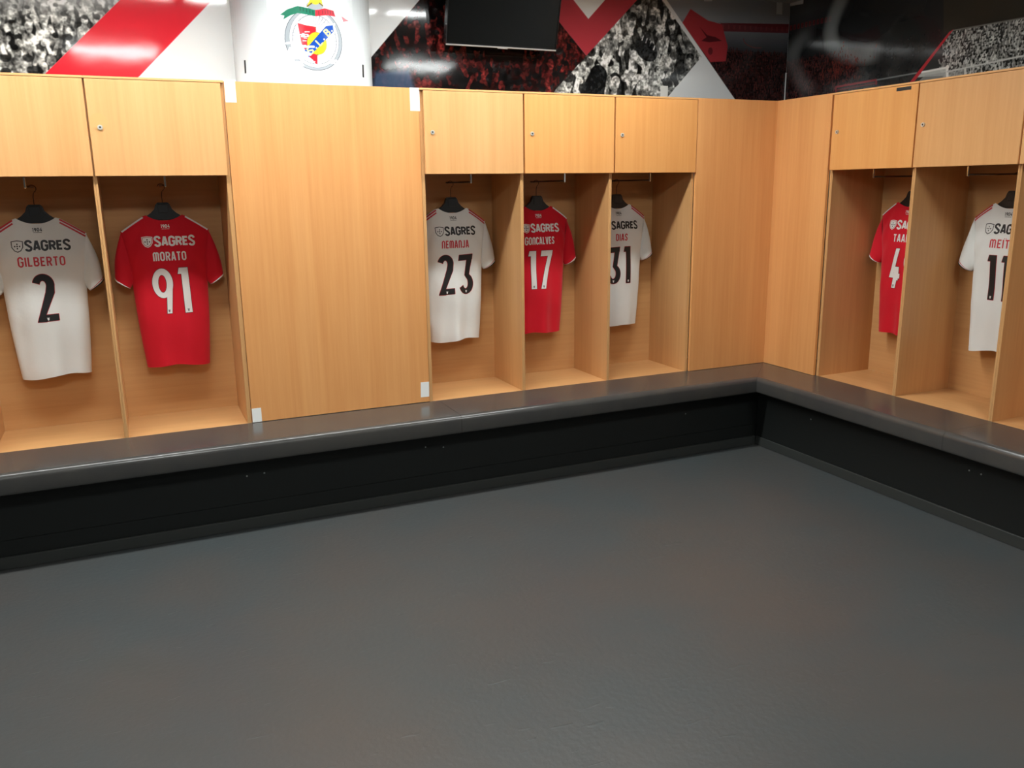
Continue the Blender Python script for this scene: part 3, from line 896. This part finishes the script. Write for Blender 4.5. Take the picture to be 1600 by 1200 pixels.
def sheet_grid(bm, sh, front, nx=44, nz=46):
    rows = []
    for j in range(nz + 1):
        t = (j / nz)
        row = []
        for i in range(nx + 1):
            q = -math.cos(math.pi * i / nx)
            zt = float(z_top(np.array(q), front)); zb = float(sh.z_bot(q))
            z = zt + (zb - zt) * t
            w = float(w_body(max(z, 0.69)))
            x = q * w
            d = float(sh.depth(np.array(q), np.array(t), np.array(z), np.array(x)))
            y = -d if not front else d * .85
            row.append(bm.verts.new((x, y, z - HEM)))
        rows.append(row)
    for a, b in zip(rows, rows[1:]):
        for i in range(nx):
            v = (a[i], a[i + 1], b[i + 1], b[i]) if front else (a[i + 1], a[i], b[i], b[i + 1])
            bm.faces.new(v)
def sleeve_ring(sgn, r, sh, grow=0.0, lim=.3):
    """ring at fraction r from armhole to cuff"""
    top = Vector((.200, 0, 1.386)).lerp(Vector((.259, 0, 1.163)), r)
    top.x += .008 * math.sin(math.pi * min(1, r * 1.0)) 
    low = Vector((.160, 0, 1.150)).lerp(Vector((.187, 0, 1.114)), r)
    c = (top + low) / 2
    h = (top - low) / 2
    dep = .012 + .030 * r ** .7
    out = []
    n = 24
    for k in range(n):
        a = 2 * math.pi * k / n
        p = c + h * math.cos(a) * (1 + grow * .5)
        y = dep * math.sin(a) * (1 + grow) + .004 * math.sin(a * 3 + r * 9 + sh.p[4]) * (1 - r)
        px = p.x if p.x < lim - .02 else lim - .02 + .02 * math.tanh((p.x - lim + .02) / .04)
        out.append(Vector((sgn * px, y, p.z - HEM)))
    return out

# ---- stroke lettering --------------------------------------------------------
def arc(cx, cy, rx, ry, a0, a1, n=10):
    return [(cx + rx * math.cos(math.radians(a0 + (a1 - a0) * k / n)), cy + ry * math.sin(math.radians(a0 + (a1 - a0) * k / n))) for k in range(n + 1)]
# each letter: (width, strokes) in a box of height 1
r_ = .2
FONT = {
 'G': (.60, [[(.55, .74)] + arc(.3, .75, .25, .25, 0, 180)[1:] + arc(.3, .25, .25, .25, 180, 360) + [(.55, .48), (.32, .48)]]),
 'I': (.12, [[(.06, 0), (.06, 1)]]),
 'L': (.46, [[(.06, 1), (.06, .07), (.46, .07)]]),
 'B': (.58, [[(.07, .07), (.07, .93), (.30, .93)] + arc(.32, .73, .2, .2, 90, -90) + [(.07, .53)], [(.32, .53)] + arc(.32, .30, .22, .23, 90, -90) + [(.07, .07)]]),
 'E': (.48, [[(.48, .93), (.07, .93), (.07, .07), (.48, .07)], [(.07, .51), (.42, .51)]]),
 'R': (.58, [[(.07, 0), (.07, .93), (.30, .93)] + arc(.31, .70, .22, .23, 90, -90) + [(.07, .47)], [(.30, .47), (.54, 0)]]),
 'T': (.52, [[(0, .93), (.52, .93)], [(.26, .93), (.26, 0)]]),
 'O': (.60, [arc(.3, .74, .24, .21, 0, 180) + arc(.3, .26, .24, .21, 180, 360) + [(.54, .74)]]),
 'M': (.82, [[(.07, 0), (.07, .74)] + arc(.24, .76, .17, .17, 180, 0) + [(.41, 0)], [(.41, .74)] + arc(.58, .76, .17, .17, 180, 0) + [(.75, 0)]]),
 'N': (.58, [[(.07, 0), (.07, .74)] + arc(.29, .74, .22, .2, 180, 0) + [(.51, 0)]]),
 'A': (.60, [[(.05, 0), (.25, .94), (.35, .94), (.55, 0)], [(.13, .27), (.47, .27)]]),
 'J': (.46, [[(.39, 1), (.39, .25)] + arc(.20, .25, .19, .19, 0, -160)]),
 'C': (.56, [[(.53, .74)] + arc(.29, .74, .23, .21, 0, 180)[1:] + arc(.29, .26, .23, .21, 180, 360)]),
 'V': (.56, [[(.03, 1), (.24, .06), (.32, .06), (.53, 1)]]),
 'S': (.54, [[(.49, .74)] + arc(.27, .745, .21, .20, 10, 180)[1:] + [(.09, .66), (.42, .38)] + arc(.27, .26, .21, .20, 30, -170)]),
 'D': (.58, [[(.07, .07), (.07, .93), (.26, .93)] + arc(.29, .70, .22, .23, 90, 0) + arc(.29, .30, .22, .23, 0, -90) + [(.07, .07)]]),
 '1': (.30, [[(.02, .8), (.2, .95), (.2, 0)]]),
 '9': (.56, [arc(.28, .68, .2, .24, -60, 300, 16), [(.48, .68), (.36, .0)]]),
 '0': (.58, [arc(.29, .70, .22, .23, 0, 180) + arc(.29, .30, .22, .23, 180, 360) + [(.51, .70)]]),
 '4': (.56, [[(.40, 1), (.05, .3), (.54, .3)], [(.42, .55), (.42, 0)]]),
}
def stroke_poly(bm, pts, w):
    """thick polyline in the xz plane"""
    P = [Vector((p[0], p[1])) for p in pts]
    Q = [P[0]]
    for p in P[1:]:
        if (p - Q[-1]).length > 1e-7:
            Q.append(p)
    P = Q
    # split long pieces so that the lettering follows the cloth
    Q = [P[0]]
    for p in P[1:]:
        n = max(1, int((p - Q[-1]).length / .012))
        a = Q[-1]
        for k in range(1, n + 1):
            Q.append(a.lerp(p, k / n))
    P = Q
    L, R = [], []
    for i in range(len(P)):
        d0 = (P[i] - P[i - 1]).normalized() if i else (P[1] - P[0]).normalized()
        d1 = (P[i + 1] - P[i]).normalized() if i < len(P) - 1 else d0
        n0, n1 = Vector((-d0.y, d0.x)), Vector((-d1.y, d1.x))
        m = n0 + n1
        m = m.normalized() if m.length > 1e-4 else n0
        k = min(1.5, 1 / max(.35, m.dot(n0)))
        L.append(bm.verts.new((P[i].x + m.x * w * k, 0, P[i].y + m.y * w * k)))
        R.append(bm.verts.new((P[i].x - m.x * w * k, 0, P[i].y - m.y * w * k)))
    for i in range(len(P) - 1):
        bm.faces.new((L[i], R[i], R[i + 1], L[i + 1]))
def text2d(bm, s, cx, cz, h, w_total=None, weight=.075, gap=.16, big=None):
    adv = []
    x = 0
    for k, ch in enumerate(s):
        sc = big if (big and k in (0, len(s) - 1)) else 1.0
        adv.append((x, sc))
        x += FONT[ch][0] * sc + gap
    tot = x - gap
    sx = h if w_total is None else w_total / tot
    for ch, (x, sc) in zip(s, adv):
        for pl in FONT[ch][1]:
            pts = [(cx + (x + p[0] * sc - tot / 2) * sx, cz + (p[1] * sc - sc / 2) * h) for p in pl]
            stroke_poly(bm, pts, weight * h)
def fill_poly(bm, pts):
    vs_ = [bm.verts.new((p[0], 0, p[1])) for p in pts]
    for tri in tessellate_polygon([[Vector((p[0], p[1], 0)) for p in pts]]):
        bm.faces.new([vs_[i] for i in tri])
def ring_poly(bm, out, inn):
    a = [bm.verts.new((p[0], 0, p[1])) for p in out]
    b = [bm.verts.new((p[0], 0, p[1])) for p in inn]
    for i in range(len(a) - 1):
        bm.faces.new((a[i], b[i], b[i + 1], a[i + 1]))
def dig(bm, d, ox, oz, H, dx=0.0, dz=0.0):
    """squad number digit, height H, left bottom at ox, oz; returns width"""
    T = lambda pts: [(ox + p[0] * H + dx, oz + p[1] * H + dz) for p in pts]
    if d == '1':
        fill_poly(bm, T([(0, .865), (.03, 1), (.215, 1), (.233, 0), (.085, 0), (.072, .865)]))
        return .233 * H
    if d == '9':
        ring_poly(bm, T(arc(.21, .675, .21, .325, 0, 360, 36)), T(arc(.205, .665, .085, .195, 0, 360, 36)))
        fill_poly(bm, T([(.418, .70), (.345, 0), (.245, 0), (.275, .40), (.33, .5)]))
        return .42 * H
    if d == '2':
        o_ = arc(.19, .78, .20, .22, 165, -12, 18)
        i_ = arc(.18, .765, .062, .10, 165, -12, 18)
        ring_poly(bm, T(o_), T(i_))
        fill_poly(bm, T([o_[-1], i_[-1], (.215, .62), (.0, .0), (.17, .0), (.17, .15), (.375, .60)]))
        fill_poly(bm, T([(.0, 0), (.40, .02), (.40, .155), (.05, .14)]))
        return .41 * H
    if d == '3':
        fill_poly(bm, T([(0, .845), (.02, .985), (.39, 1), (.37, .87)]))
        fill_poly(bm, T([(.22, .86), (.39, 1), (.285, .50), (.17, .47)]))
        fill_poly(bm, T([(.17, .47), (.22, .86), (.36, .93), (.29, .48)]))
        o_ = arc(.20, .255, .20, .26, 72, -158, 22)
        i_ = arc(.19, .27, .075, .14, 72, -158, 22)
        ring_poly(bm, T(o_), T(i_))
        fill_poly(bm, T([(.17, .47), (.20, .52), (.275, .505), (.265, .40), (.22, .40)]))
        return .40 * H
    if d == '4':
        fill_poly(bm, T([(.19, 1), (.30, 1), (.145, .37), (.0, .26)]))
        fill_poly(bm, T([(0, .26), (.145, .37), (.34, .37), (.335, .25)]))
        fill_poly(bm, T([(.165, .54), (.30, .54), (.22, 0), (.115, 0)]))
        fill_poly(bm, T([(.165, .54), (.305, .54), (.29, .2), (.14, .2)]))
        return .34 * H
    if d == '7':
        fill_poly(bm, T([(0, .855), (.02, 1), (.355, 1), (.33, .86)]))
        fill_poly(bm, T([(.21, .87), (.355, 1), (.135, 0), (.0, 0)]))
        fill_poly(bm, T([(.21, .87), (.33, .90), (.355, 1), (.2, .95)]))
        return .355 * H
DW = {'1': .233, '9': .42, '2': .41, '3': .40, '4': .34, '7': .355}
def drape(bm, sh, eps):
    """refine the flat lettering and lay it on the cloth"""
    for it in range(4):
        es = [e for e in bm.edges if e.calc_length() > .02]
        if not es: break
        bmesh.ops.subdivide_edges(bm, edges=es, cuts=1)
        bmesh.ops.triangulate(bm, faces=[f for f in bm.faces if len(f.verts) > 4])
    for v in bm.verts:
        v.co.y = float(sh.back_y(np.array(v.co.x), np.array(v.co.z))) - eps
        v.co.z -= HEM
    for f in bm.faces:
        f.normal_update()
        if f.normal.y > 0:
            f.normal_flip()
def fabric(name, c, rough=.75):
    m = mat(name, c, rough, spec=.25)
    b = m.node_tree.nodes['Principled BSDF']
    b.inputs['Sheen Weight'].default_value = .15
    tc = nd(m, 'ShaderNodeTexCoord')
    n = nd(m, 'ShaderNodeTexNoise')
    n.inputs['Scale'].default_value = 22.0
    n.inputs['Detail'].default_value = 3.0
    lk(m, tc.outputs['Object'], n.inputs['Vector'])
    bp = nd(m, 'ShaderNodeBump')
    bp.inputs['Strength'].default_value = .25
    bp.inputs['Distance'].default_value = .006
    lk(m, n.outputs['Fac'], bp.inputs['Height'])
    lk(m, bp.outputs[0], b.inputs['Normal'])
    return m
F_white = fabric('jersey_white', rgb(232, 232, 228))
F_red = fabric('jersey_red', rgb(212, 16, 38))
P_black = mat('print_black', rgb(30, 28, 28), .5)
P_white = mat('print_white', rgb(236, 234, 230), .5)
P_redp = mat('print_red', rgb(206, 52, 62), .5)
P_outr = mat('print_outline_red', rgb(190, 40, 52), .5)
P_outd = mat('print_outline_dark', rgb(70, 16, 26), .5)
P_grey = mat('print_grey', rgb(120, 120, 118), .5)

def jersey(label, right_wall, xc, red, name, number, seed, dname=0.0, name_w=None, lims=(.3, .3), dnum=0.0):
    R = random.Random(seed)
    sh = Shape(R)
    t = empty('jersey', (0.335, -xc, HEM) if right_wall else (xc, 0.335, HEM), (-math.pi / 2 if right_wall else 0))
    tag(t, label, 'jersey', 'football jerseys hung in the lockers')
    mf = F_red if red else F_white
    mp = P_white if red else P_black
    mn = P_white if red else P_redp
    mo = P_outd if red else P_outr
    bm = bmesh.new()
    sheet_grid(bm, sh, False)
    sheet_grid(bm, sh, True)
    bmesh.ops.remove_doubles(bm, verts=bm.verts, dist=.0004)
    body = mesh_obj('body', bm, mf, t, True)
    # hem seam
    bm = bmesh.new()
    pts = []
    for i in range(41):
        q = -.97 + 1.94 * i / 40
        z = float(sh.z_bot(q)) + .016
        x = q * float(w_body(z))
        pts.append((x, z))
    stroke_poly(bm, pts, .0011)
    drape(bm, sh, .0008)
    mesh_obj('hem_seam', bm, mf, body)
    # collar band
    bm = bmesh.new()
    pts = []
    for i in range(31):
        q = (-.086 + .172 * i / 30) / .203
        pts.append((q * .203, float(z_top(np.array(q))) - .007))
    stroke_poly(bm, pts, .0075)
    drape(bm, sh, .002)
    mesh_obj('collar', bm, mf, t, True)
    # sleeves with cuffs
    for sgn in (-1, 1):
        bm = bmesh.new()
        rings = [[bm.verts.new(p) for p in sleeve_ring(sgn, k / 9, sh, 0.0, lims[sgn > 0])] for k in range(10)]
        for a, b in zip(rings, rings[1:]):
            for k in range(24):
                bm.faces.new((a[k], a[(k + 1) % 24], b[(k + 1) % 24], b[k]))
        bmesh.ops.recalc_face_normals(bm, faces=bm.faces)
        sl = mesh_obj('sleeve', bm, mf, t, True)
        bands = [(.965, 1.005, P_white)] if red else [(.925, .945, P_redp), (.975, 1.01, P_black)]
        for (r0, r1, m_) in bands:
            bm = bmesh.new()
            rings = [[bm.verts.new(p) for p in sleeve_ring(sgn, rr, sh, .03, lims[sgn > 0] + .001)] for rr in (r0, r1)]
            for k in range(24):
                bm.faces.new((rings[0][k], rings[0][(k + 1) % 24], rings[1][(k + 1) % 24], rings[1][k]))
            bmesh.ops.recalc_face_normals(bm, faces=bm.faces)
            mesh_obj('cuff_trim', bm, m_, sl, True)
        # shoulder stripes
        for off in ((.004, .018) if not red else (.004,)):
            bm = bmesh.new()
            pts = []
            for i in range(13):
                x = .096 + (.197 - .096) * i / 12
                pts.append((sgn * x, float(z_top(np.array(x / .203))) - off))
            stroke_poly(bm, pts, .0036)
            drape(bm, sh, .0015)
            mesh_obj('shoulder_stripe', bm, P_white if red else P_redp, t)
    # year mark
    bm = bmesh.new()
    text2d(bm, '1904', 0, 1.411, .016, weight=.095)
    for k in range(7):
        stroke_poly(bm, [(-.016 + k * .005, 1.3975), (-.0125 + k * .005, 1.3975)], .0013)
    drape(bm, sh, .0012)
    mesh_obj('year_print', bm, mp, t)
    # sponsor shield and word
    S = lambda pts: [(-.088 + p[0], 1.339 + p[1]) for p in pts]
    outer = S([(-.025, .022), (0, .026), (.025, .022), (.024, -.006), (.014, -.022), (0, -.029), (-.014, -.022), (-.024, -.006)])
    inner = S([(-.0215, .0190), (0, .0225), (.0215, .0190), (.0205, -.005), (.012, -.0188), (0, -.0250), (-.012, -.0188), (-.0205, -.005)])
    bm = bmesh.new()
    ring_poly(bm, outer + outer[:1], inner + inner[:1])
    drape(bm, sh, .0012)
    mesh_obj('sponsor_shield', bm, mp, t)
    if red:
        bm = bmesh.new()
        fill_poly(bm, [((p[0] + .088) * .9 - .088, (p[1] - 1.339) * .9 + 1.339) for p in inner])
        drape(bm, sh, .0013)
        mesh_obj('sponsor_shield', bm, P_white, t)
    bm = bmesh.new()
    for (ax, az) in ((0, .009), (0, -.011), (-.010, -.001), (.010, -.001), (0, -.001)):
        fill_poly(bm, S([(ax + .0032 * math.cos(a), az + .0038 * math.sin(a)) for a in [k * math.pi / 3 for k in range(6)]]))
    drape(bm, sh, .0017)
    mesh_obj('shield_cross', bm, P_outd if red else P_black, t)
    bm = bmesh.new()
    text2d(bm, 'SAGRES', .036, 1.339, .041, w_total=.186, weight=.12, gap=.14, big=1.2)
    drape(bm, sh, .0012)
    o = mesh_obj('sponsor_word', bm, mp, t)
    # player name
    bm = bmesh.new()
    base = name.replace('Ï', 'I').replace('É', 'E')
    nw = name_w or .0245 * len(base)
    text2d(bm, base, dname, 1.266, .042, w_total=nw, weight=.08, gap=.22)
    if name != base:
        for k, ch in enumerate(name):
            if ch == 'Ï':
                xs = dname - nw / 2 + nw * .60
                for s_ in (-.0045, .0045):
                    stroke_poly(bm, [(xs + s_ - .002, 1.292), (xs + s_ + .002, 1.292)], .002)
    drape(bm, sh, .0012)
    mesh_obj('name_print', bm, mn, t)
    # squad number with a thin outline
    H = .224
    gapd = .035 * H / .3
    tot = sum(DW[d] for d in number) * H + gapd * (len(number) - 1)
    z0 = .984
    def put(bm, dx, dz):
        x = -tot / 2 + dnum
        for d in number:
            x += dig(bm, d, x, z0, H, dx, dz) + gapd
    bm = bmesh.new()
    for k in range(8):
        put(bm, .0022 * math.cos(k * math.pi / 4), .0022 * math.sin(k * math.pi / 4))
    drape(bm, sh, .0010)
    mesh_obj('number_outline', bm, mo, t)
    bm = bmesh.new()
    put(bm, 0, 0)
    drape(bm, sh, .0018)
    mesh_obj('number', bm, mp, t)
    bm = bmesh.new()
    x = -tot / 2 + dnum
    for d in number:
        off = {'9': .29, '2': .2, '1': .155, '3': .2, '4': .165, '7': .075}[d]
        zc = .045 if d != '3' else .05
        cx, cz = x + off * H, z0 + zc * H + .003
        fill_poly(bm, [(cx - .006, cz + .006), (cx + .006, cz + .006), (cx + .0035, cz + .002), (cx + .004, cz - .003), (cx, cz - .008), (cx - .004, cz - .003), (cx - .0035, cz + .002)])
        x += DW[d] * H + gapd
    drape(bm, sh, .0024)
    mesh_obj('number_badge', bm, P_grey if red else P_white, t)
    return t

def hanger(label, right_wall, xc):
    t = empty('hanger', (0.337, -xc, 1.37) if right_wall else (xc, 0.337, 1.37), -math.pi / 2 if right_wall else 0)
    tag(t, label, 'hanger', 'black plastic hangers')
    Z = 1.37
    half = [(0, 1.524), (.022, 1.524), (.031, 1.518), (.040, 1.492), (.058, 1.474), (.085, 1.455), (.135, 1.427), (.186, 1.392), (.190, 1.380), (.180, 1.376), (.12, 1.405), (.07, 1.428), (.035, 1.438), (0, 1.440)]
    out = half + [(-x, z) for x, z in half[::-1][1:-1]]
    bm = bmesh.new()
    def thick(x, z):
        return .016 if abs(x) < .05 else .016 - .006 * min(1, (abs(x) - .05) / .14)
    f = [bm.verts.new((x, -thick(x, z), z - Z)) for x, z in out]
    b = [bm.verts.new((x, thick(x, z) * .8, z - Z)) for x, z in out]
    n = len(out)
    ff = bm.faces.new(f); bf = bm.faces.new(b[::-1])
    for k in range(n):
        bm.faces.new((f[k], b[k], b[(k + 1) % n], f[(k + 1) % n]))
    bmesh.ops.recalc_face_normals(bm, faces=bm.faces)
    bmesh.ops.bevel(bm, geom=[e for e in bm.edges if len(e.link_faces) == 2 and e.calc_face_angle(0) > .6], offset=.003, segments=2, affect='EDGES')
    bmesh.ops.triangulate(bm, faces=[q for q in bm.faces if len(q.verts) > 4])
    mesh_obj('hanger_body', bm, M_hang, t)
    box('neck_plate', -.024, .024, -.0185, -.0150, 1.474 - Z, 1.516 - Z, M_hang, t, bev=.0014)
    # wire hook looping over the rod
    pts = [(0, 0, 1.518 - Z), (0, 0, 1.560 - Z), (.003, 0, 1.575 - Z)]
    for k in range(13):
        a = math.radians(-65 + 235 * k / 12)
        pts.append((.0 + .0165 * math.cos(a) , 0, 1.596 - Z + .0165 * math.sin(a)))
    bm = bmesh.new()
    tube(bm, pts, .0019, 8)
    mesh_obj('hook', bm, M_wire, t, True)
    return t
JERSEYS = [
 (False, -4.058, False, 'GILBERTO', '2', 'white football jersey with a single black digit 2, at the left edge', 'white jersey at the left edge', .003, .193, (.3, .263), 0),
 (False, -3.506, True, 'MORATO', '91', 'red football jersey with white number 91, left of the wide plain panel', 'red jersey left of the wide plain panel', .006, .150, (.263, .268), 0),
 (False, -2.003, False, 'NEMANJA', '23', 'white football jersey with black number 23, just right of the wide plain panel', 'white jersey right of the wide plain panel', .0, .160, (.256, .27), 0),
 (False, -1.470, True, 'GONCALVES', '17', 'red football jersey with white number 17, between the two white jerseys', 'red jersey between two white jerseys', -.004, .190, (.236, .27), 0),
 (False, -0.925, False, 'DIAS', '31', 'white football jersey with black number 31 partly hidden by the locker side', 'white jersey nearest the corner', .012, .080, (.232, .30), -.004),
 (True, 0.756, True, 'TAARABT', '49', 'red football jersey on the right wall, its white number starting with 4', 'red jersey on the right wall', .030, .190, (.27, .263), .02),
 (True, 1.352, False, 'MEÏTÉ', '11', 'white football jersey on the right wall with black number 11', 'white jersey on the right wall', .0, .130, (.30, .235), 0),
]
for k, (rw, xc, red, nm, no, lab, where, dn, nw, lims, dnum) in enumerate(JERSEYS):
    jersey(lab, rw, xc, red, nm, no, 100 + k, dn, nw, lims, dnum)
    hanger('black plastic hanger holding the ' + where, rw, xc)
